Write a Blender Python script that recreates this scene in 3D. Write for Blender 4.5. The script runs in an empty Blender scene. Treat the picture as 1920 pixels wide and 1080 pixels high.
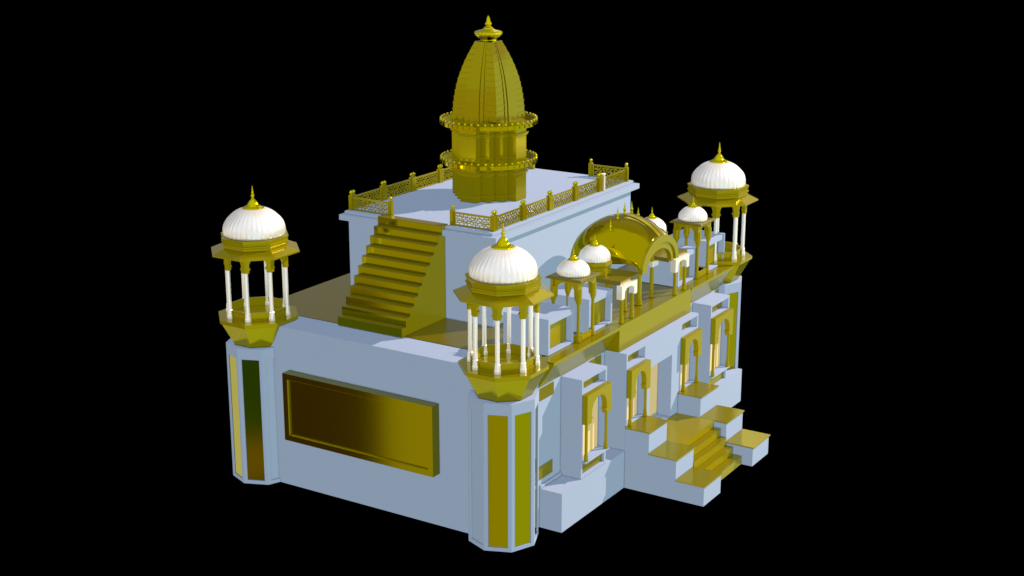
import bpy, math, random
from math import sin, cos, pi, radians, sqrt, hypot
from mathutils import Vector
random.seed(7)
SC = bpy.context.scene
COL = SC.collection

# ------------------------------------------------------------------ materials
def mat(name, base, metallic=0.0, rough=0.5, var=0.03, spec=0.5, bump=0.0, scale=6.0):
    m = bpy.data.materials.new(name); m.use_nodes = True
    nt = m.node_tree; b = nt.nodes['Principled BSDF']
    b.inputs['Metallic'].default_value = metallic
    b.inputs['Specular IOR Level'].default_value = spec
    tc = nt.nodes.new('ShaderNodeTexCoord')
    n = nt.nodes.new('ShaderNodeTexNoise'); n.inputs['Scale'].default_value = scale
    n.inputs['Detail'].default_value = 4
    nt.links.new(tc.outputs['Object'], n.inputs['Vector'])
    r = nt.nodes.new('ShaderNodeMapRange')
    r.inputs['To Min'].default_value = 1 - var; r.inputs['To Max'].default_value = 1 + var
    nt.links.new(n.outputs['Fac'], r.inputs['Value'])
    mx = nt.nodes.new('ShaderNodeVectorMath'); mx.operation = 'SCALE'
    mx.inputs[0].default_value = base
    nt.links.new(r.outputs['Result'], mx.inputs['Scale'])
    nt.links.new(mx.outputs['Vector'], b.inputs['Base Color'])
    r2 = nt.nodes.new('ShaderNodeMapRange')
    r2.inputs['To Min'].default_value = rough * 0.9; r2.inputs['To Max'].default_value = rough * 1.1
    nt.links.new(n.outputs['Fac'], r2.inputs['Value'])
    nt.links.new(r2.outputs['Result'], b.inputs['Roughness'])
    if bump:
        bp = nt.nodes.new('ShaderNodeBump'); bp.inputs['Strength'].default_value = bump
        bp.inputs['Distance'].default_value = 0.01
        nt.links.new(n.outputs['Fac'], bp.inputs['Height'])
        nt.links.new(bp.outputs['Normal'], b.inputs['Normal'])
    return m

WALL = mat('pale_blue_plaster', (.304, .397, .582), rough=.85, spec=.0, var=.012)
GOLD = mat('satin_gold', (.33, .285, .0), metallic=.66, rough=.2, var=.012, spec=.12)
SATIN = mat('brushed_gold', (.315, .268, .0), metallic=.42, rough=.25, var=.015, spec=.08)
SPIRE = mat('spire_gold', (.30, .258, .0), metallic=.9, rough=.16, var=.015)
DECK = mat('dull_gold', (.15, .128, .0), metallic=.3, rough=.32, var=.015, spec=.55)
PANEL = mat('mirror_gold', (.285, .252, .0), metallic=1, rough=.07, var=.012)
GLOSS = mat('polished_gold', (.36, .30, .0), metallic=1, rough=.06, var=.01)
FING = mat('finial_gold', (.58, .52, .0), metallic=1, rough=.07, var=.01)
MARB = mat('white_marble', (.97, .97, .955), metallic=.7, rough=.4, var=.008)
CREAM = mat('cream_panel', (.74, .56, .28), rough=.8, spec=.1, var=.02)

# ------------------------------------------------------------------ mesh builder
class MB:
    def __init__(s): s.v = []; s.f = []; s.sm = []
    def add(s, vs, fs, smooth=False):
        o = len(s.v); s.v += [tuple(p) for p in vs]
        s.f += [tuple(i + o for i in f) for f in fs]; s.sm += [smooth] * len(fs); return s
    def box(s, x0, x1, y0, y1, z0, z1):
        vs = [(x, y, z) for z in (z0, z1) for x, y in ((x0, y0), (x1, y0), (x1, y1), (x0, y1))]
        return s.add(vs, [(3, 2, 1, 0), (4, 5, 6, 7), (0, 1, 5, 4), (1, 2, 6, 5), (2, 3, 7, 6), (3, 0, 4, 7)])
    def prism(s, poly, z0, z1, poly2=None, caps=True):
        n = len(poly); p2 = poly2 or poly
        vs = [(x, y, z0) for x, y in poly] + [(x, y, z1) for x, y in p2]
        fs = [(i, (i + 1) % n, n + (i + 1) % n, n + i) for i in range(n)]
        if caps: fs += [tuple(range(n - 1, -1, -1)), tuple(range(n, 2 * n))]
        return s.add(vs, fs)
    def lathe(s, prof, cx=0, cy=0, n=24, smooth=True, amp=None, rot=0):
        """prof: list of (r,z); amp(z-index)->function of angle multiplying r"""
        vs = []; m = len(prof)
        for k, (r, z) in enumerate(prof):
            for i in range(n):
                a = 2 * pi * i / n + rot
                rr = r * (amp(k, a) if amp else 1)
                vs.append((cx + rr * cos(a), cy + rr * sin(a), z))
        fs = [(k * n + i, k * n + (i + 1) % n, (k + 1) * n + (i + 1) % n, (k + 1) * n + i)
              for k in range(m - 1) for i in range(n)]
        fs.append(tuple(range(n - 1, -1, -1))); fs.append(tuple((m - 1) * n + i for i in range(n)))
        return s.add(vs, fs, smooth)
    def extrude(s, poly, P, U, V, N, t):
        """2-D outline poly placed at P with axes U,V and thickness t along N"""
        P, U, V, N = map(Vector, (P, U, V, N)); n = len(poly)
        a = [P + U * x + V * y for x, y in poly]; b = [p + N * t for p in a]
        fs = [(i, (i + 1) % n, n + (i + 1) % n, n + i) for i in range(n)]
        fs += [tuple(range(n - 1, -1, -1)), tuple(range(n, 2 * n))]
        return s.add(a + b, fs)
    def bar(s, p, q, w, d, N):
        p, q, N = Vector(p), Vector(q), Vector(N)
        u = (q - p); u.normalize(); c = u.cross(N); c.normalize()
        c *= w / 2; h = N * d / 2
        vs = [p - c - h, p + c - h, p + c + h, p - c + h, q - c - h, q + c - h, q + c + h, q - c + h]
        return s.add(vs, [(3, 2, 1, 0), (4, 5, 6, 7), (0, 1, 5, 4), (1, 2, 6, 5), (2, 3, 7, 6), (3, 0, 4, 7)])
    def ball(s, x, y, z, r, n=12, m=8):
        return s.lathe([(max(1e-4, r * sin(pi * k / m)), z - r * cos(pi * k / m)) for k in range(m + 1)], x, y, n)
    def build(s, name, material, parent=None, org=None, bevel=0.0):
        me = bpy.data.meshes.new(name); o0 = Vector(org) if org else Vector((0, 0, 0))
        if parent is not None and org is None: o0 = parent_world(parent)
        me.from_pydata([tuple(Vector(p) - o0) for p in s.v], [], s.f)
        me.update()
        import bmesh
        bm = bmesh.new(); bm.from_mesh(me)
        bmesh.ops.recalc_face_normals(bm, faces=bm.faces); bm.to_mesh(me); bm.free()
        for p, q in zip(me.polygons, s.sm): p.use_smooth = q
        o = bpy.data.objects.new(name, me); COL.objects.link(o)
        me.materials.append(material)
        if parent is not None:
            o.parent = parent; o.location = o0 - parent_world(parent)
        else: o.location = o0
        if bevel:
            md = o.modifiers.new('edge', 'BEVEL'); md.width = bevel; md.segments = 2; md.limit_method = 'ANGLE'
        return o

def parent_world(o):
    p = Vector(o.location)
    while o.parent: o = o.parent; p += Vector(o.location)
    return p
def thing(name, loc, label, cat, group=None):
    o = bpy.data.objects.new(name, None); COL.objects.link(o); o.location = loc
    o.empty_display_size = .1
    tag(o, label, cat, group); return o
def tag(o, label, cat, group=None):
    o['label'] = label; o['category'] = cat
    if group: o['group'] = group
def copy_tree(o, parent=None):
    c = o.copy(); COL.objects.link(c)
    if parent is not None: c.parent = parent
    for ch in [x for x in KIDS.get(o.name, [])]: pass
    for ch in list(o.children): copy_tree(ch, c)
    return c
KIDS = {}
def octo(cx, cy, R, off=22.5): return [(cx + R * cos(radians(off + 45 * k)), cy + R * sin(radians(off + 45 * k))) for k in range(8)]

# ------------------------------------------------------------------ shared pieces
def dome_profile(r, z0, h, n=22):
    pts = []
    for k in range(n + 1):
        t = k / n * pi / 2
        x = cos(t) ** .86; y = sin(t) ** .92
        pts.append((r * x * (1 + .035 * sin(min(1, 2.2 * k / n) * pi)), z0 + h * y))
    return [p for p in pts if p[0] > r * .30]
def ribbed_dome(name, parent, cx, cy, z0, r, h, ribs=36, swirl=.0):
    prof = dome_profile(r, z0, h); m = len(prof)
    def amp(k, a):
        f = 1 - .75 * (k / m) ** 3
        return 1 + .013 * f * abs(cos(a * ribs / 2)) ** .7 * 1.3 - .02
    b = MB(); b.lathe(prof, cx, cy, n=ribs * 8, amp=amp)
    d = b.build(name, MARB, parent)
    return d, prof[-1]
def finial(parent, cx, cy, z0, s):
    """fluted cap plus beaded spike; s = scale (1 for the corner towers)"""
    c = MB()
    pr = [(.30, -.02), (.325, .0), (.32, .03), (.26, .055), (.19, .10), (.145, .16), (.10, .235), (.055, .285), (.04, .30)]
    def amp(k, a): return 1 + (.05 if k < 5 else .10 if k < 8 else 0) * abs(sin(a * (14 if k < 4 else 4)))
    c.lathe([(r * s, z0 + z * s) for r, z in pr], cx, cy, n=112, amp=amp)
    o = c.build('finial_cap', FING, parent)
    b = MB()
    q = [(.028, .29), (.05, .31), (.03, .33), (.045, .36), (.062, .40), (.045, .44), (.02, .455), (.035, .475), (.045, .50),
         (.03, .53), (.016, .545), (.026, .565), (.03, .585), (.016, .615), (.011, .63), (.018, .65), (.008, .69), (.001, .72)]
    b.lathe([(r * s, z0 + z * s) for r, z in q], cx, cy, n=16)
    b.build('spike', FING, o)
    return o
def pillar(mb, x, y, z0, z1, r, base=.26, flare=1.55, n=8, cap=True):
    pr = [(r * flare, z0), (r * flare, z0 + base * .35), (r * flare * .9, z0 + base * .45), (r * 1.25, z0 + base * .9), (r * 1.25, z0 + base), (r, z0 + base * 1.08), (r, z1)]
    mb.lathe(pr, x, y, n=n, smooth=False, rot=pi / n)
    return mb
def arch_outline(w, h, leg, op_w, op_top, n=10, cusp=True, kk=.28):
    """spandrel panel w wide, from z=0 (foot of legs) to h, cut by a cusped arch"""
    a = op_w / 2
    pts = [(-w / 2, 0), (-w / 2, h), (w / 2, h), (w / 2, 0), (a + .0, 0)]
    if cusp:
        k = a * kk
        pts += [(a, leg * .5), (a - k, leg * .55), (a - k, leg * .8), (a, leg)]
    right = []
    for i in range(1, n):
        t = pi * i / n
        right.append((a * cos(t), leg + (op_top - leg) * sin(t) ** .85))
    pts += right
    if cusp:
        pts += [(-a, leg), (-a + k, leg * .8), (-a + k, leg * .55), (-a, leg * .5)]
    pts += [(-a, 0)]
    return pts
def lin(a, b, t): return a + (b - a) * t

# ------------------------------------------------------------------ corner towers
HT, HP = 4.30, 5.14
def corner_tower(cx, cy, label, plain_faces=()):
    T = thing('corner_tower', (cx, cy, 0), label, 'tower', 'domed corner towers')
    core = MB(); core.prism(octo(cx, cy, 1.0 - .045, 0), .0, HT - .002)
    # raised stiles and rails round each recessed panel
    for k in range(8):
        a0, a1 = radians(45 * k), radians(45 * k + 45)
        A = Vector((cx + cos(a0), cy + sin(a0), 0)); B = Vector((cx + cos(a1), cy + sin(a1), 0))
        Ai = Vector((cx + cos(a0) * .945, cy + sin(a0) * .945, 0)); Bi = Vector((cx + cos(a1) * .945, cy + sin(a1) * .945, 0))
        L = (B - A).length; t = .105 / L
        def seg(s0, s1, z0, z1):
            p = [A.lerp(B, s0), A.lerp(B, s1), Ai.lerp(Bi, s1), Ai.lerp(Bi, s0)]
            core.prism([(q.x, q.y) for q in p], z0, z1)
        seg(0, t, 0, HT); seg(1 - t, 1, 0, HT); seg(t, 1 - t, 0, .11); seg(t, 1 - t, 3.97, HT)
    core.build('shaft', WALL, T)
    for k in range(8):
        if k in plain_faces: continue
        a = radians(45 * k + 22.5); ap = .955 * cos(radians(22.5)) + .004
        N = Vector((cos(a), sin(a), 0)); U = Vector((-sin(a), cos(a), 0)); P = Vector((cx, cy, 0)) + N * ap
        w = .262
        MB().extrude([(-w, .125), (w, .125), (w, 3.955), (-w, 3.955)], P, U, (0, 0, 1), N, .012).build('gold_panel', PANEL, T)
    MB().prism(octo(cx, cy, .80), HT, HP - .13, octo(cx, cy, 1.19)).build('bowl', GOLD, T)
    p = MB(); p.prism(octo(cx, cy, 1.2506), HP - .10, HP); p.prism(octo(cx, cy, 1.20), HP - .13, HP - .10)
    plat = p.build('platform', GOLD, T)
    for k in range(8):
        a = radians(22.5 + 45 * k)
        b = MB(); pillar(b, cx + .91 * cos(a), cy + .91 * sin(a), HP, 6.66, .062); b.build('pillar', MARB, T)
    # low parapet panels between the pillars
    for k in range(8):
        a = radians(45 * k); ap = .80; w = .285
        N = Vector((cos(a), sin(a), 0)); U = Vector((-sin(a), cos(a), 0)); P = Vector((cx, cy, HP)) + N * ap
        b = MB(); b.extrude([(-w, 0), (w, 0), (w, .27), (-w, .27)], P, U, (0, 0, 1), N, .03)
        for (u0, u1, v0, v1) in ((-w, w, 0, .05), (-w, w, .22, .27), (-w, -w + .05, .05, .22), (w - .05, w, .05, .22)):
            b.extrude([(u0, v0), (u1, v0), (u1, v1), (u0, v1)], P + N * .03, U, (0, 0, 1), N, .025)
        b.build('parapet', GOLD, T)
    # arcade under the eave
    for k in range(8):
        a = radians(45 * k); R = 1.0; ap = R * cos(radians(22.5)); w = 2 * R * sin(radians(22.5))
        N = Vector((cos(a), sin(a), 0)); U = Vector((-sin(a), cos(a), 0)); P = Vector((cx, cy, 6.64)) + N * (ap - .12)
        MB().extrude(arch_outline(w - .002, .56, .17, w - .26, .46, kk=.14), P, U, (0, 0, 1), N, .12).build('arch', SATIN, T)
    e = MB()
    ro, ri = octo(cx, cy, 1.37), octo(cx, cy, .98)
    e.prism(ro, 7.10, 7.135); e.prism(ro, 7.135, 7.30, ri)
    e.build('eave', GOLD, T)
    d = MB()
    for (r0, z0, r1, z1) in ((1.0, 7.30, 1.0, 7.36), (1.0, 7.36, 1.04, 7.40), (1.04, 7.40, 1.04, 7.43), (1.0, 7.43, 1.0, 7.46), (1.0, 7.46, 1.045, 7.60)):
        d.prism(octo(cx, cy, r0), z0, z1, octo(cx, cy, r1))
    d.build('drum', SATIN, T)
    dm, top = ribbed_dome('dome', T, cx, cy, 7.60, .915, .82)
    finial(dm, cx, cy, 8.375, .95)
    return T
t1 = corner_tower(0, 0, 'nearest octagonal corner tower with white dome, between the panel wall and the windows', plain_faces=(3,))
t2 = corner_tower(0, 8.7054, 'octagonal corner tower with white dome at the left end of the panel wall', plain_faces=(5,))
t3 = corner_tower(13.6715, 0, 'farthest corner tower with white dome at right end of the window side')

# ------------------------------------------------------------------ main hall
H = thing('temple_hall', (7, 4, 0), 'large pale blue temple hall with gold roof deck, gold wall panel and arched windows', 'building')
XW = -.33
m = MB(); m.box(XW + .28, 14.0, -.5, 9.40, 0, 4.90)
m.build('wall', WALL, H)
def rounded_wall():
    pts = [(.62, 0), (8.0, 0)]
    for i in range(7):
        a = pi / 2 * i / 6; pts.append((8.0 - .22 + .22 * cos(a), 4.80 + .20 * sin(a)))
    pts.append((.62, 5.0)); return pts
b = MB(); b.extrude(rounded_wall(), (XW, 0, 0), (0, 1, 0), (0, 0, 1), (1, 0, 0), 1.12); b.build('end_wall', WALL, H)
b = MB(); b.box(XW + 1.125, 13.9, -.5, 9.46, 4.90, 5.02); b.build('roof_deck', DECK, H)
# big recessed gold panel on the end wall
wp = MB(); y0, y1, z0, z1 = 1.92, 7.30, 1.60, 3.70; X0, X1 = -.657, XW
wp.box(X0, X1, y0, y1, z0, z0 + .17); wp.box(X0, X1, y0, y1, z1 - .17, z1)
wp.box(X0, X1, y0, y0 + .17, z0 + .17, z1 - .17); wp.box(X0, X1, y1 - .17, y1, z0 + .17, z1 - .17)
wp = wp.build('wall_panel', PANEL, H)
MB().box(-.585, X1, y0 + .17, y1 - .17, z0 + .17, z1 - .17).build('panel_field', PANEL, wp)
for q in ((y0 + .17, y1 - .17, z0 + .17, z0 + .176), (y0 + .17, y1 - .17, z1 - .176, z1 - .17), (y0 + .17, y0 + .176, z0 + .176, z1 - .176), (y1 - .176, y1 - .17, z0 + .176, z1 - .176)):
    MB().box(X0 + .004, -.585, *q).build('reveal_brightener', SATIN, wp)  # thin less mirror-like strips, added so the frame's inner reveals come out bright
# cornice: cove with lip
def cove(x0, x1):
    b = MB()
    b.extrude([(-.5, 5.0), (-.98, 5.0), (-.98, 4.93), (-.5, 4.20)], (x0, 0, 0), (0, 1, 0), (0, 0, 1), (1, 0, 0), x1 - x0)
    b.box(x0, x1, -1.0, -.5, 4.99, 5.03)
    return b.build('cornice', GOLD, H)
cove(1.02, 4.86); cove(9.72, 13.0)
b = MB(); b.box(4.86, 9.72, -.97, -.5, 4.24, 5.034); b.build('cornice_block', GOLD, H)
# base plinths
b = MB(); b.box(1.09, 4.83, -1.24, -.5, 0, 1.18); b.build('plinth', WALL, H)
b = MB(); b.box(9.70, 13.66, -1.17, -.5, 0, 1.18); b.build('plinth', WALL, H)
b = MB(); b.box(1.09, 2.24, -.56, -.5, 1.18, 1.27); b.build('plinth_step', WALL, H)
# small gold panels on the wing walls
for (a0, a1, c0, c1) in ((1.0, 1.84, 3.80, 4.16), (3.86, 4.60, 3.80, 4.16), (1.0, 1.80, 1.44, 1.83), (3.9, 4.6, 1.44, 1.83),
                         (10.0, 10.7, 3.80, 4.16), (12.6, 13.1, 3.8, 4.16), (12.5, 12.95, 1.44, 1.83)):
    MB().box(a0, a1, -.515, -.5, c0, c1).build('wing_panel', GOLD, H)

def window_bay(x0, yf, zb, zt, full, width=1.47):
    """a projecting bay: slot with gold back, cusped gold arch on two colonnettes, cream pane"""
    x1 = x0 + width; yb = -.5
    s = MB(); fl = x0 + .085; fr = x1 - .085
    ws0, ws1 = zt - .44, zt - .075            # slot
    wo0, wo1 = zb + (.53 if full else .0), 3.70 # window opening
    s.box(x0, fl, yf, yb, zb, zt); s.box(fr, x1, yf, yb, zb, zt)
    s.box(fl, fr, yf, yb, zt - .075, zt)
    s.box(fl, fr, yf, yb, wo1, ws0)
    s.box(fl, fr, yf + .25, yb, ws0, ws1)      # back of slot
    s.box(fl, fr, yf + .22, yb, wo0, wo1)
    if full:
        s.box(fl, fr, yf, yb, zb + .47, wo0); s.box(fl, fr, yf + .10, yb, zb + .08, zb + .47); s.box(fl, fr, yf, yb, zb, zb + .08)
    w = s.build('window_bay', WALL, H)
    MB().box(fl, fr - .02, yf + .235, yf + .25, ws0 + .01, ws1 - .01).build('slot_panel', GOLD, w)
    MB().box(fl + .06, fr - .09, yf + .195, yf + .22, wo0, wo1 - .05).build('window_pane', CREAM, w)
    if full: MB().box(fl, fr, yf + .085, yf + .10, zb + .10, zb + .455).build('lower_panel', GOLD, w)
    xa0, xa1 = x0 + .03, x1 - .02
    wA = xa1 - xa0; zc = 2.86
    out = arch_outline(wA, .88, .20, wA - .52, .70, n=16, kk=.13)
    MB().extrude(out, ((xa0 + xa1) / 2, yf - .17, zc), (1, 0, 0), (0, 0, 1), (0, 1, 0), .168).build('arch_frame', SATIN, w)
    for xx in (xa0 + .12, xa1 - .12):
        c = MB(); pillar(c, xx, yf - .075, wo0, zc, .045, base=.20, flare=1.5); c.build('colonnette', SATIN, w)
    if full:
        MB().box(xa0 + .02, xa1 - .02, yf - .13, yf, wo0 - .04, wo0).build('sill', WALL, w)
    # mullion ribs on the pane
    if not full:
        for xx in (lin(fl, fr, .5), lin(fl, fr, .64)): MB().box(xx, xx + .035, yf + .165, yf + .195, wo0, wo1 - .06).build('pane_rib', CREAM, w)
    return w
window_bay(2.25, -1.19, 1.18, 4.19, True)
window_bay(10.87, -1.17, 1.18, 4.19, True)
window_bay(4.83, -1.24, 1.95, 4.24, False, 1.28)
window_bay(8.47, -1.24, 1.95, 4.24, False, 1.28)
# central portal wall with the doorway
DX0, DX1, DZ0, DZ1 = 6.40, 7.90, 1.28, 3.36
p = MB(); p.box(4.83, 6.11, -1.24, -.5, 0, 1.95); p.box(8.47, 9.75, -1.24, -.5, 0, 1.95)
p.box(6.11, DX0, -1.24, -.5, 0, 4.24); p.box(DX1, 8.47, -1.24, -.5, 0, 4.24)
p.box(DX0, DX1, -1.24, -.5, DZ1, 4.24); p.box(DX0, DX1, -1.24, -.5, 0, DZ0)
pw = p.build('portal_wall', WALL, H)
MB().box(DX0, DX1, -.76, -.5, DZ0, DZ1).build('door', CREAM, pw)
MB().box(DX0 + .3, DX1, -.785, -.76, DZ0, DZ0 + .06).build('door_sill', WALL, pw)

# ------------------------------------------------------------------ entrance steps
S = thing('entrance_steps', (7.25, -2.6, 0), 'gold topped entrance steps between stepped pale blue side blocks', 'steps')
YS = ((-2.04, -1.244, 1.95), (-2.95, -2.04, 1.28), (-3.87, -2.95, .64))
def side(x0, x1, name):
    b = MB()
    for (ya, yb_, z) in YS: b.box(x0, x1, ya, yb_, 0, z - .035)
    o = b.build(name, WALL, S)
    for (ya, yb_, z) in YS:
        MB().box(x0 - .035, x1 + .035, ya - .04, yb_ if yb_ > -2 else yb_ - .002 + (.0), z - .035, z).build('coping', GOLD, o)
side(4.83, 6.02, 'side_block'); side(8.40, 9.66, 'side_block')
q = MB(); q.box(6.06, 8.36, -2.55, -1.244, 0, 1.276); q.build('landing', SATIN, S)
q = MB()
for (ya, yb_, z) in ((-2.76, -2.55, 1.03), (-2.97, -2.76, .77), (-3.20, -2.97, .51), (-3.50, -3.20, .26)):
    q.box(6.025, 8.395, ya, yb_, 0, z)
q.build('flight', SATIN, S)
for (ya, yb_, z) in ((-2.76, -2.55, 1.03), (-2.97, -2.76, .77), (-3.20, -2.97, .51), (-3.50, -3.20, .26)):
    MB().box(6.024, 8.396, ya - .004, yb_ - .002, z - .003, z + .01).build('tread', GOLD, S)

# ------------------------------------------------------------------ upper storey
U = thing('upper_storey', (7.2, 4.8, 5.02), 'tall plain pale blue upper storey block with overhanging flat roof slab', 'building')
MB().box(2.90, 11.42, 2.17, 7.45, 5.02, 7.60).build('wall', WALL, U)
MB().box(2.745, 11.70, 1.99, 7.70, 7.60, 7.765).build('roof_slab', WALL, U)
MB().box(2.90, 11.62, 2.20, 7.60, 7.765, 7.86).build('roof_terrace', WALL, U)
MB().box(11.62, 11.70, 2.2, 7.6, 7.765, 7.83).build('edge_strip', GOLD, U)

# ------------------------------------------------------------------ roof staircase
R = thing('roof_staircase', (1.7, 5.0, 5.02), 'broad gold staircase climbing from the deck to the roof terrace', 'staircase')
n = 11; rise = (7.885 - 5.02) / n; prof = [(.66, 5.02)]
for i in range(n):
    x = .66 + i * .207; prof += [(x, 5.02 + rise * (i + 1)), (x + .207, 5.02 + rise * (i + 1))]
prof += [(3.05, 7.885), (3.05, 7.866), (2.89, 7.866), (2.89, 5.02)]
MB().extrude(prof, (0, 3.87, 0), (1, 0, 0), (0, 0, 1), (0, 1, 0), 2.33).build('flight', SATIN, R)

for i in range(n):
    MB().box(.66 + i * .207 - .006, .66 + i * .207 + .002, 3.872, 6.198, 5.022 + rise * i + (.012 if i else 0), 5.02 + rise * (i + 1) - .005).build('riser', PANEL, R)
    x = .66 + i * .207; z = 5.02 + rise * (i + 1)
    MB().box(x - .010, x + .207 - .002 if i < n - 1 else 3.05, 3.868, 6.202, z - .004, z + .012).build('tread', DECK, R)

# ------------------------------------------------------------------ railing
ZR = 7.862; RH = .46
def lattice(mb, P, Uv, N, L, h):
    """irregular cell lattice as thin bars inside a frame"""
    rnd = random.Random(5)
    nx = int(L / .068); ny = 5; dx = L / nx; dy = h / ny
    pts = {}
    def pt(i, j):
        if (i, j) not in pts:
            x = i * dx; y = j * dy
            if 0 < i < nx: x += rnd.uniform(-.3, .3) * dx
            if 0 < j < ny: y += rnd.uniform(-.28, .28) * dy + (.18 * dy if i % 2 else -.18 * dy)
            pts[(i, j)] = (x, max(0, min(h, y)))
        return pts[(i, j)]
    P, Uv = Vector(P), Vector(Uv)
    def w(q): return P + Uv * q[0] + Vector((0, 0, q[1]))
    for j in range(ny + 1):
        for i in range(nx + 1):
            if i < nx and 0 < j < ny: mb.bar(w(pt(i, j)), w(pt(i + 1, j)), .021, .03, N)
            if j < ny and (i + j) % 2 == 0 and 0 < i < nx: mb.bar(w(pt(i, j)), w(pt(i, j + 1)), .021, .03, N)
def rail_panel(root, A, B, posts=(1, 1), pm=None):
    A, B = Vector((A[0], A[1], ZR)), Vector((B[0], B[1], ZR)); U_ = (B - A); L = U_.length; U_.normalize()
    N = Vector((-U_.y, U_.x, 0)); pw_ = .12
    f = MB(); a = A + U_ * pw_ * (posts[0]); l = L - pw_ * (posts[0] + posts[1])
    fr = .045
    for (u0, u1, v0, v1) in ((0, l, 0, fr), (0, l, .36, .36 + fr + .01), (0, fr, fr, .36), (l - fr, l, fr, .36)):
        f.extrude([(u0, v0), (u1, v0), (u1, v1), (u0, v1)], a - N * .02, U_, (0, 0, 1), N, .04)
    lattice(f, a + U_ * fr + Vector((0, 0, fr)), U_, N, l - 2 * fr, .36 - fr)
    f.build('lattice_panel', GOLD, root)
    for e, P in ((0, A + U_ * pw_ / 2), (1, B - U_ * pw_ / 2)):
        if not posts[e]: continue
        c = MB(); h = pw_ / 2
        c.extrude([(-h, 0), (h, 0), (h, RH), (-h, RH)], P - N * h, U_, (0, 0, 1), N, pw_)
        c.extrude([(-h + .025, .05), (h - .025, .05), (h - .025, RH - .05), (-h + .025, RH - .05)], P - N * (h + .006), U_, (0, 0, 1), N, pw_ + .012)
        o = c.build('post', GOLD, root)
        k = MB(); k.lathe([(.03, ZR + RH), (.04, ZR + RH + .01), (.02, ZR + RH + .03), (.045, ZR + RH + .055), (.06, ZR + RH + .09), (.045, ZR + RH + .125), (.012, ZR + RH + .145), (.002, ZR + RH + .155)], P.x, P.y, 14)
        k.build('ball_knob', FING, o)
XF, XB, YN, YF = 3.12, 11.42, 2.32, 7.50
RR = thing('roof_railing', (7.2, YN, ZR), 'gold lattice roof railing right of the stairs, with one cream post', 'railing', 'gold lattice roof railings')
rail_panel(RR, (XF, 3.80), (XF, YN - .06)); 
xs = [XF + .06, 4.78, 6.35, 7.92, 9.50, XB]
for i in range(5): rail_panel(RR, (xs[i], YN), (xs[i + 1], YN))
rail_panel(RR, (XB + .06, YN), (XB + .06, 3.80))
o = MB().box(9.64, 9.72, YN - .10, YN - .02, ZR - .001, ZR + .48); o.ball(9.68, YN - .06, ZR + .53, .055)
o.build('cream_post', MARB, RR)['label'] = 'cream white post beside the fourth gold post'
RL = thing('roof_railing', (7.2, YF, ZR), 'gold lattice roof railing left of the stairs, running behind the spire', 'railing', 'gold lattice roof railings')
rail_panel(RL, (XF, YF + .06), (XF, 5.93))
for i in range(5): rail_panel(RL, (xs[i], YF), (xs[i + 1], YF))
rail_panel(RL, (XB + .06, YF), (XB + .06, 6.0))

# ------------------------------------------------------------------ spire tower
CX, CY = 7.08, 5.02
K = thing('temple_spire', (CX, CY, ZR), 'tall gold temple spire with two beaded rings and ribbed crown on the roof terrace', 'spire')
A_, B_, C_, D_ = .30, .61, .92, 1.21
def star(s=1.0, g=0.0):
    q = [(D_, A_), (C_, A_), (C_, B_), (B_, B_), (B_, C_), (A_, C_), (A_, D_)]
    pts = []
    for k in range(4):
        c, d = (1, 0, -1, 0)[k], (0, 1, 0, -1)[k]
        for (x, y) in q:
            x += g; y += g
            X, Y = x * c - y * d, x * d + y * c
            pts.append((CX + X * s, CY + Y * s))
    return pts
body = MB(); body.prism(star(), ZR, 10.36); body.build('tower_body', GOLD, K)
for (z, h, g) in ((8.02, .03, .012), (8.70, .05, .035), (8.76, .03, .055), (9.25, .025, .012), (9.92, .05, .035), (9.98, .03, .055)):
    b = MB(); b.prism(star(1, g), z, z + h); b.build('moulding', SATIN, K)
def ring(z):
    r = 1.53; b = MB(); n_ = 96
    def P(rr, zz): return [(CX + rr * cos(2 * pi * i / n_), CY + rr * sin(2 * pi * i / n_), zz) for i in range(n_)]
    vs = P(r - .16, z - .02) + P(r, z - .02) + P(r, z + .11) + P(r - .05, z + .11) + P(r - .05, z + .02) + P(1.05, z + .02) + P(1.05, z - .02)
    fs = []
    for k in range(7):
        k2 = (k + 1) % 7
        fs += [(k * n_ + i, k * n_ + (i + 1) % n_, k2 * n_ + (i + 1) % n_, k2 * n_ + i) for i in range(n_)]
    b.add(vs, fs); o = b.build('balcony_ring', GLOSS, K)
    N_ = 44; first = None
    for i in range(N_):
        a = 2 * pi * (i + .5) / N_; x, y = (r - .02) * cos(a), (r - .02) * sin(a)
        if first is None:
            first = MB().ball(0, 0, 0, .045, 12, 8).build('bead', FING, o, org=(0, 0, 0))
            bb = first
        else:
            bb = first.copy(); COL.objects.link(bb); bb.parent = o
        bb.location = Vector((CX + x, CY + y, z + .155)) - parent_world(o)
    d0 = None
    for i in range(N_):
        a = 2 * pi * i / N_
        if d0 is None:
            d0 = MB().box(-.001, .022, -.055, .055, 0, .09).build('dentil', GLOSS, o, org=(0, 0, 0)); dd = d0
        else:
            dd = d0.copy(); COL.objects.link(dd); dd.parent = o
        dd.rotation_euler = (0, 0, a); dd.location = Vector((CX + r * cos(a), CY + r * sin(a), z)) - parent_world(o)
ring(9.00); ring(10.23)
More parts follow.
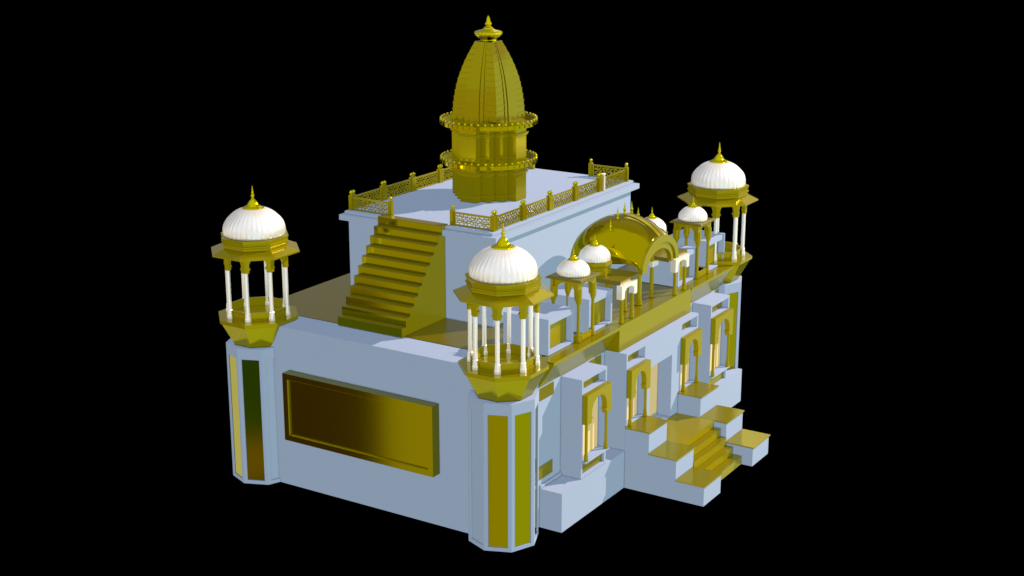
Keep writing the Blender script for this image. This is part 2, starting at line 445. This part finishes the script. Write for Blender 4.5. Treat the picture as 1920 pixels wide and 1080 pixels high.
# curved upper spire
def sc(z):
    tab = [(10.30, .99), (10.44, .975), (10.98, .935), (11.39, .872), (11.70, .80), (11.98, .712), (12.25, .61), (12.45, .522), (12.79, .355)]
    for (a, s0), (b_, s1) in zip(tab, tab[1:]):
        if z <= b_: return s0 + (s1 - s0) * max(0, (z - a)) / (b_ - a)
    return tab[-1][1]
def cross(s, ws):
    """ws: list of (half_width, reach) outer to inner"""
    q = ws; pts = []
    for k in range(4):
        c, d = (1, 0, -1, 0)[k], (0, 1, 0, -1)[k]
        for (x, y) in q:
            X, Y = x * c - y * d, x * d + y * c; pts.append((CX + X * s, CY + Y * s))
    return pts
CORE = [(1.16, -.26), (1.16, .26), (1.10, .26), (1.10, .46), (1.0, .46), (.46, 1.0), (.46, 1.10), (.26, 1.10)]
CORE = [(.90, .20), (.872, .20), (.872, .36), (.79, .36), (.79, .79), (.36, .79), (.36, .872), (.20, .872), (.20, .90)]
nz = 26; zz = [lin(10.36, 12.79, i / nz) for i in range(nz + 1)]
b = MB(); n_ = len(cross(1, CORE)); vs = []
for z in zz:
    vs += [(x, y, z) for x, y in cross(sc(z), CORE)]
fs = [(k * n_ + i, k * n_ + (i + 1) % n_, (k + 1) * n_ + (i + 1) % n_, (k + 1) * n_ + i) for k in range(nz) for i in range(n_)]
fs += [tuple(range(n_ - 1, -1, -1)), tuple(nz * n_ + i for i in range(n_))]
b.add(vs, fs); b.build('spire', SPIRE, K)
lay = 13
for k in range(lay):
    z0, z1 = 10.36 + (12.79 - 10.36) * k / lay, 10.36 + (12.79 - 10.36) * (k + 1) / lay
    for sx in (-1, 1):
        for sy in (-1, 1):
            b = MB(); s0, s1 = sc(z0) + .002, sc(z1) + .010
            def sq(s, e=0): return [(CX + sx * x * s, CY + sy * y * s) for x, y in ((.35, .35), (.845 + e, .35), (.845 + e, .845 + e), (.35, .845 + e))]
            b.prism(sq(s0), z0, z1 - .014, sq(s1)); b.prism(sq(s1, .018), z1 - .018, z1)
            b.build('corner_tier', SPIRE, K)
am = MB()
pr = [(.27, 12.79), (.24, 12.83), (.26, 12.87), (.33, 12.93), (.405, 13.0), (.425, 13.05), (.40, 13.09), (.30, 13.12), (.22, 13.145), (.20, 13.16)]
am.lathe(pr, CX, CY, n=160, amp=lambda k, a: 1 + (.055 * abs(sin(a * 10)) if 0 < k < 8 else 0))
am.build('ribbed_crown', FING, K)
kl = MB()
kl.lathe([(.19, 13.16), (.15, 13.20), (.08, 13.24), (.06, 13.255), (.10, 13.29), (.11, 13.33), (.085, 13.37), (.055, 13.39), (.065, 13.42), (.06, 13.44), (.035, 13.455), (.055, 13.475), (.045, 13.50), (.02, 13.54), (.002, 13.58)], CX, CY, 24)
kl.build('pot_finial', FING, K)

# ------------------------------------------------------------------ parapet boxes on the deck
def parapet_box(x0, x1, label):
    y0, y1, z0, z1 = -.57, .90, 5.036, 6.08
    T = thing('parapet_box', ((x0 + x1) / 2, 0, z0), label, 'parapet', 'pale blue parapet boxes with gold fronts')
    b = MB(); t = .09
    b.box(x0, x1, y0 + .22, y1, z0, z1); b.box(x0, x0 + t, y0, y0 + .22, z0, z1); b.box(x1 - t, x1, y0, y0 + .22, z0, z1)
    b.box(x0 + t, x1 - t, y0, y0 + .22, z0, z0 + .06); b.box(x0 + t, x1 - t, y0, y0 + .22, z1 - .17, z1)
    b.build('box_body', WALL, T)
    MB().box(x0 + t, x1 - t - .0, y0 + .20, y0 + .218, z0 + .062, z1 - .172).build('front_panel', SATIN, T)
parapet_box(1.42, 2.82, 'pale blue parapet box right beside the nearest corner tower, gold front panel')
parapet_box(3.72, 5.12, 'pale blue parapet box between near square pavilion and the left white bracket')
parapet_box(9.55, 10.86, 'pale blue parapet box just right of the right white bracket, left of far square pavilion')
parapet_box(11.75, 13.12, 'pale blue parapet box next to the farthest corner tower, behind the far square pavilion')

# ------------------------------------------------------------------ square pavilions
def square_pavilion(cx, cy, s, label):
    T = thing('square_pavilion', (cx, cy, 5.036), label, 'pavilion', 'small square domed pavilions')
    h = s / 2; zr = 6.90
    r = MB(); r.prism([(cx - h, cy - h), (cx + h, cy - h), (cx + h, cy + h), (cx - h, cy + h)], zr - .07, zr - .035,)
    k_ = h - .06
    r.prism([(cx - h, cy - h), (cx + h, cy - h), (cx + h, cy + h), (cx - h, cy + h)], zr - .035, zr, [(cx - k_, cy - k_), (cx + k_, cy - k_), (cx + k_, cy + k_), (cx - k_, cy + k_)])
    r.build('roof_slab', DECK, T)
    c = h - .165
    for sx, sy in ((-1, -1), (1, -1), (1, 1), (-1, 1)):
        b = MB(); x, y = cx + sx * c, cy + sy * c
        pillar(b, x, y, 5.036, 6.40, .048, base=.24, flare=1.45)
        b.lathe([(.05, 6.12), (.085, 6.22), (.10, 6.28), (.10, 6.60)], x, y, n=8, smooth=False, rot=pi / 8)
        b.build('pillar', SATIN, T)
    w = 2 * c + .20
    for (dx, dy) in ((0, -1), (0, 1), (1, 0), (-1, 0)):
        N = Vector((dx, dy, 0)); Uv = Vector((-dy, dx, 0)); P = Vector((cx, cy, 6.36)) + N * (c - .04)
        MB().extrude(arch_outline(w - .002 if dy else w - .164, .549, .20, (w - .34) if dy else (w - .44), .46, cusp=False), P - Vector((0, 0, .08)), Uv, (0, 0, 1), N, .08).build('arch', SATIN, T)
    for (dx, dy) in ((0, -1), (-1, 0), (1, 0)):
        N = Vector((dx, dy, 0)); Uv = Vector((-dy, dx, 0)); P = Vector((cx, cy, 5.036)) + N * (c - .015); q = c - .05
        b = MB(); b.extrude([(-q, 0), (q, 0), (q, .20), (-q, .20)], P, Uv, (0, 0, 1), N, .03)
        b.extrude([(-q + .08, .04), (q - .08, .04), (q - .08, .16), (-q + .08, .16)], P, Uv, (0, 0, 1), N, .045)
        b.build('low_rail', SATIN, T)
    d, _ = ribbed_dome('dome', T, cx, cy, zr, .475, .44, ribs=36)
    finial(d, cx, cy, zr + .44 * .955, .50)
square_pavilion(3.34, -.25, 1.16, 'near small square pavilion with white dome, between the two nearer parapet boxes')
square_pavilion(11.24, -.23, 1.12, 'far small square pavilion with white dome, in front of the farthest corner tower')

# ------------------------------------------------------------------ central pavilion: sail vault with wings
V = thing('vaulted_pavilion', (7.3, .2, 5.036), 'central rooftop pavilion with large polished gold curved vault and flat side wings', 'pavilion')
VX, VY, VS, VZ = 7.28, .22, 1.22, 6.35
def vz(tx, ty):
    a = .92 * sqrt(max(0, 2 - tx * tx - ty * ty)) + .15 * (1 - tx * tx) * (1 - ty * ty)
    side = .25 + .75 * sqrt(max(0, 1 - abs(tx) ** 6))
    return VZ + a * (1 - (1 - side) * sqrt(max(0, 1 - ty * ty)))
ng = 14; vs = []; th = .035
for layer in (0, 1):
    for j in range(ng + 1):
        for i in range(ng + 1):
            tx, ty = sin((i / ng - .5) * pi), sin((j / ng - .5) * pi)
            vs.append((VX + VS * tx, VY + VS * ty, vz(tx, ty) - layer * .05))
M_ = (ng + 1) ** 2; fs = []; 
for j in range(ng):
    for i in range(ng):
        a = j * (ng + 1) + i
        fs.append((a, a + 1, a + ng + 2, a + ng + 1)); fs.append((M_ + a, M_ + a + ng + 1, M_ + a + ng + 2, M_ + a + 1))
b = MB(); b.add(vs, fs, True)
rim = []
for i in range(ng):
    rim += [(i, M_ + i, M_ + i + 1, i + 1)]
    a = ng * (ng + 1) + i; rim += [(a, a + 1, M_ + a + 1, M_ + a)]
    a = i * (ng + 1); rim += [(a, a + ng + 1, M_ + a + ng + 1, M_ + a)]
    a = a + ng; rim += [(a, M_ + a, M_ + a + ng + 1, a + ng + 1)]
b.f += rim; b.sm += [False] * len(rim)
b.build('vault', GLOSS, V)
def add_streak(t0, t1, name, up):  # raised band added on the vault to catch a pale reflected streak
    b = MB(); vs = []; k = 20
    for i in range(k + 1):
        ty = -i / k * 1.0
        for tx, dz in ((t0, -.02), (t0, up), (t1, up), (t1, -.02)): vs.append((VX + VS * tx, VY + VS * ty, vz(tx, ty) + dz))
    fs = [(4 * i + j, 4 * i + (j + 1) % 4, 4 * i + 4 + (j + 1) % 4, 4 * i + 4 + j) for i in range(k) for j in range(4)]
    fs += [(0, 1, 2, 3), (4 * k, 4 * k + 1, 4 * k + 2, 4 * k + 3)]
    b.add(vs, fs); return b.build(name, GOLD, V)
add_streak(-.07, .07, 'streak_band', .022); add_streak(.12, .2, 'streak_band', .016)
def arch_band(P, Uv, N, r0, r1, depth, mt, name, n=36, yscale=.92, drop=0):
    pts = []
    for i in range(n + 1):
        a = pi * i / n; pts.append((r0 * cos(a), r0 / VS * yscale * sin(a)))
    for i in range(n, -1, -1):
        a = pi * i / n; pts.append((r1 * cos(a), (r0 / VS * yscale - (r0 - r1) * 1.0) * sin(a)))
    return MB().extrude(pts, P, Uv, (0, 0, 1), N, depth).build(name, mt, V)
arch_band((VX, VY - VS - .07, VZ + .005), (1, 0, 0), (0, 1, 0), VS + .01, VS - .20, .10, GOLD, 'front_arch')
arch_band((VX, VY - VS - .02, VZ - .02), (1, 0, 0), (0, 1, 0), VS - .10, VS - .40, .14, GOLD, 'front_arch')
for sx in (-1, 1):
    for sy in (-1, 1):
        x, y = VX + sx * (VS - .08), VY + sy * (VS - .08)
        if sy < 0: continue
        c = MB(); pillar(c, x, y, 5.03, VZ + .05, .075, base=.2, flare=1.3); c.build('vault_pillar', SATIN, V)
for (x, y, r, zt) in ((7.19, -.38, .085, 6.75), (8.13, -.34, .062, 6.36), (6.4, -.31, .06, 6.21)):
    c = MB(); pillar(c, x, y, 5.03, zt, r, base=.16, flare=1.3); c.build('vault_pillar', SATIN, V)
for i in range(5):
    d = (i - 2) * .45; x = VX + .02 + d; z = vz(d / VS, 0) - .02
    b = MB(); b.lathe([(r * .85, z + h) for r, h in ((.03, 0), (.05, .02), (.055, .06), (.03, .10), (.05, .13), (.062, .17), (.04, .21), (.018, .23), (.035, .25), (.03, .28), (.012, .30), (.018, .32), (.008, .37), (.001, .41))], x, VY, 14)
    b.build('ridge_finial', FING, V)
def bracket(x0, x1, y0, y1):
    w = x1 - x0
    return MB().extrude(arch_outline(w, .42, .14, w - .36, .32, cusp=False), ((x0 + x1) / 2, y0, 5.80), (1, 0, 0), (0, 0, 1), (0, 1, 0), y1 - y0)
for (x0, x1, cols, cx, cy, xr0, xr1) in ((5.02, 5.99, (5.18, 5.84), 5.55, .28, 5.10, 6.30), (8.58, 9.56, (8.74, 9.42), 9.62, .45, 8.28, 9.60)):
    MB().box(xr0, xr1, -.84, .9, 6.20, 6.33).build('wing_roof', DECK, V)
    bk = bracket(x0, x1, -.94, -.76) if x0 < 7 else bracket(x0, x1, -.94, -.76)
    bk.build('white_bracket', MARB, V)
    for xx in cols:
        c = MB(); pillar(c, xx, -.85, 5.036, 5.82, .055, base=.2, flare=1.35); c.build('wing_pillar', SATIN, V)
    d = MB()
    for (r0, z0, r1, z1) in ((.50, 6.33, .50, 6.50), (.46, 6.50, .46, 6.56), (.46, 6.56, .54, 6.64), (.52, 6.64, .52, 6.75)):
        d.prism(octo(cx, cy, r0), z0, z1, octo(cx, cy, r1))
    d.build('drum', SATIN, V)
    dd, _ = ribbed_dome('dome', V, cx, cy, 6.75, .475, .46, ribs=36)
    finial(dd, cx, cy, 6.75 + .46 * .955, .50)
b = MB().box(8.05, 8.45, -.40, -.28, 6.02, 6.20); b.build('back_bracket', MARB, V)

# ------------------------------------------------------------------ camera
p = dict(f=2821.5, pitch=.2792, yaw=.5588, c=(-32.5995, -20.6599, 18.319))
cam = bpy.data.cameras.new('camera'); co = bpy.data.objects.new('camera', cam); COL.objects.link(co)
cam.sensor_width = 36; cam.lens = 36 * p['f'] / 1920; cam.clip_end = 1000
F = Vector((cos(p['pitch']) * cos(p['yaw']), cos(p['pitch']) * sin(p['yaw']), -sin(p['pitch'])))
co.location = p['c']; co.rotation_euler = F.to_track_quat('-Z', 'Y').to_euler()
SC.camera = co

# ------------------------------------------------------------------ lamp
sd = Vector((1.27, -1.0, 1.18)).normalized(); D = 130
ld = bpy.data.lights.new('key_lamp', 'SPOT'); lo = bpy.data.objects.new('key_lamp', ld); COL.objects.link(lo)
lo.location = Vector((7, 4, 5)) + sd * D; lo.rotation_euler = (-sd).to_track_quat('-Z', 'Y').to_euler()
ld.energy = 1.07e6; ld.spot_size = radians(14); ld.spot_blend = .1; ld.shadow_soft_size = .35; ld.color = (1, .75, .58)

# ------------------------------------------------------------------ studio environment (soft, directional)
w = bpy.data.worlds.new('World'); SC.world = w; w.use_nodes = True
nt = w.node_tree; nt.nodes.clear()
def N(t, **k):
    n = nt.nodes.new(t)
    for a, v in k.items(): setattr(n, a, v)
    return n
def L(a, b_): nt.links.new(a, b_)
out = N('ShaderNodeOutputWorld'); bg = N('ShaderNodeBackground'); L(bg.outputs[0], out.inputs[0])
tc = N('ShaderNodeTexCoord'); sp = N('ShaderNodeSeparateXYZ'); L(tc.outputs['Generated'], sp.inputs[0])
def M(op, a, b_=None, c=None):
    n = N('ShaderNodeMath', operation=op)
    for i, v in enumerate((a, b_, c)):
        if v is None: continue
        if isinstance(v, (int, float)): n.inputs[i].default_value = v
        else: L(v, n.inputs[i])
    return n.outputs[0]
az0 = M('ARCTAN2', sp.outputs['Y'], sp.outputs['X'])
azd = M('MULTIPLY', az0, 180 / pi)                          # -180..180
eld = M('MULTIPLY', M('ARCSINE', sp.outputs['Z']), 180 / pi)
def sstep(x, a, b_):
    n = N('ShaderNodeMapRange', interpolation_type='SMOOTHSTEP'); L(x, n.inputs['Value'])
    n.inputs['From Min'].default_value = a; n.inputs['From Max'].default_value = b_
    n.inputs['To Min'].default_value = 0; n.inputs['To Max'].default_value = 1
    return n.outputs['Result']
def window(c, hw, soft, x):
    """1 inside |x-c|<hw, falling to 0 over soft"""
    d = M('ABSOLUTE', M('WRAP', M('SUBTRACT', x, c), 180.0, -180.0) if x is azd else M('SUBTRACT', x, c))
    return M('SUBTRACT', 1, sstep(d, hw, hw + soft))
col = None
def layer(prev, mask, colr):
    mx = N('ShaderNodeMix', data_type='RGBA'); L(mask, mx.inputs['Factor'])
    if isinstance(prev, tuple): mx.inputs['A'].default_value = (*prev, 1)
    else: L(prev, mx.inputs['A'])
    mx.inputs['B'].default_value = (*colr, 1)
    return mx.outputs['Result']
ENV = [
 # az centre, half, soft, el centre, half, soft, colour
 (0, 180, 1, -68, 26, 8, (.92, 1.08, .72)),
 (32, 70, 30, 22, 24, 12, (.34, .33, .34)),          # dim upper backdrop behind the model
 (30, 60, 30, 75, 20, 14, (.52, .50, .48)),
 (-45, 50, 20, -20, 30, 10, (.86, 1.0, .78)),       # light side right of the model
 (148, 40, 12, -25, 27, 8, (.79, .69, .5)),         # behind the camera, left
 (121, 21.3, .9, -29, 12.5, 1.2, (.10, .055, .01)),  # dark patch low left
 (94, 5, 3, -20, 14, 3, (1.2, 1.15, .9)),
 (184, 3.4, 1.3, -18, 8, 1.0, (.05, .13, .02)),      # dark green patch
 (184, 3.2, 1.3, -22.2, .5, .6, (.42, .26, .02)),
 (12, 11, 5, 32.5, 4, 4, (1.5, 1.45, 1.2)),          # bright window high behind the model
 (23.5, 1.4, 2.2, 23.5, 1.4, 2.2, (2.2, 2.1, 1.6)),
]
BLACK = [(32, 48, 4, -14.5, 15.5, 1.5)]
col = (.86, .87, .89)
for (a, h, s_, e, eh, es, c) in ENV:
    mk = M('MULTIPLY', window(a, h, s_, azd), window(e, eh, es, eld)); col = layer(col, mk, c)
for (a, h, s_, e, eh, es) in BLACK:
    mk = M('MULTIPLY', window(a, h, s_, azd), window(e, eh, es, eld)); col = layer(col, mk, (0, 0, 0))
L(col, bg.inputs['Color']); bg.inputs['Strength'].default_value = 1.0
w.cycles.sampling_method = 'NONE'

SC.render.engine = 'CYCLES'
SC.cycles.max_bounces = 6; SC.cycles.caustics_reflective = False; SC.cycles.use_fast_gi = True; SC.cycles.fast_gi_method = 'REPLACE'; SC.cycles.ao_bounces_render = 1; SC.cycles.ao_bounces = 1; w.light_settings.distance = .04
SC.cycles.use_denoising = True
SC.view_settings.view_transform = 'Standard'; SC.view_settings.look = 'None'
SC.view_settings.exposure = 0; SC.view_settings.gamma = 1; SC.view_settings.use_curve_mapping = False
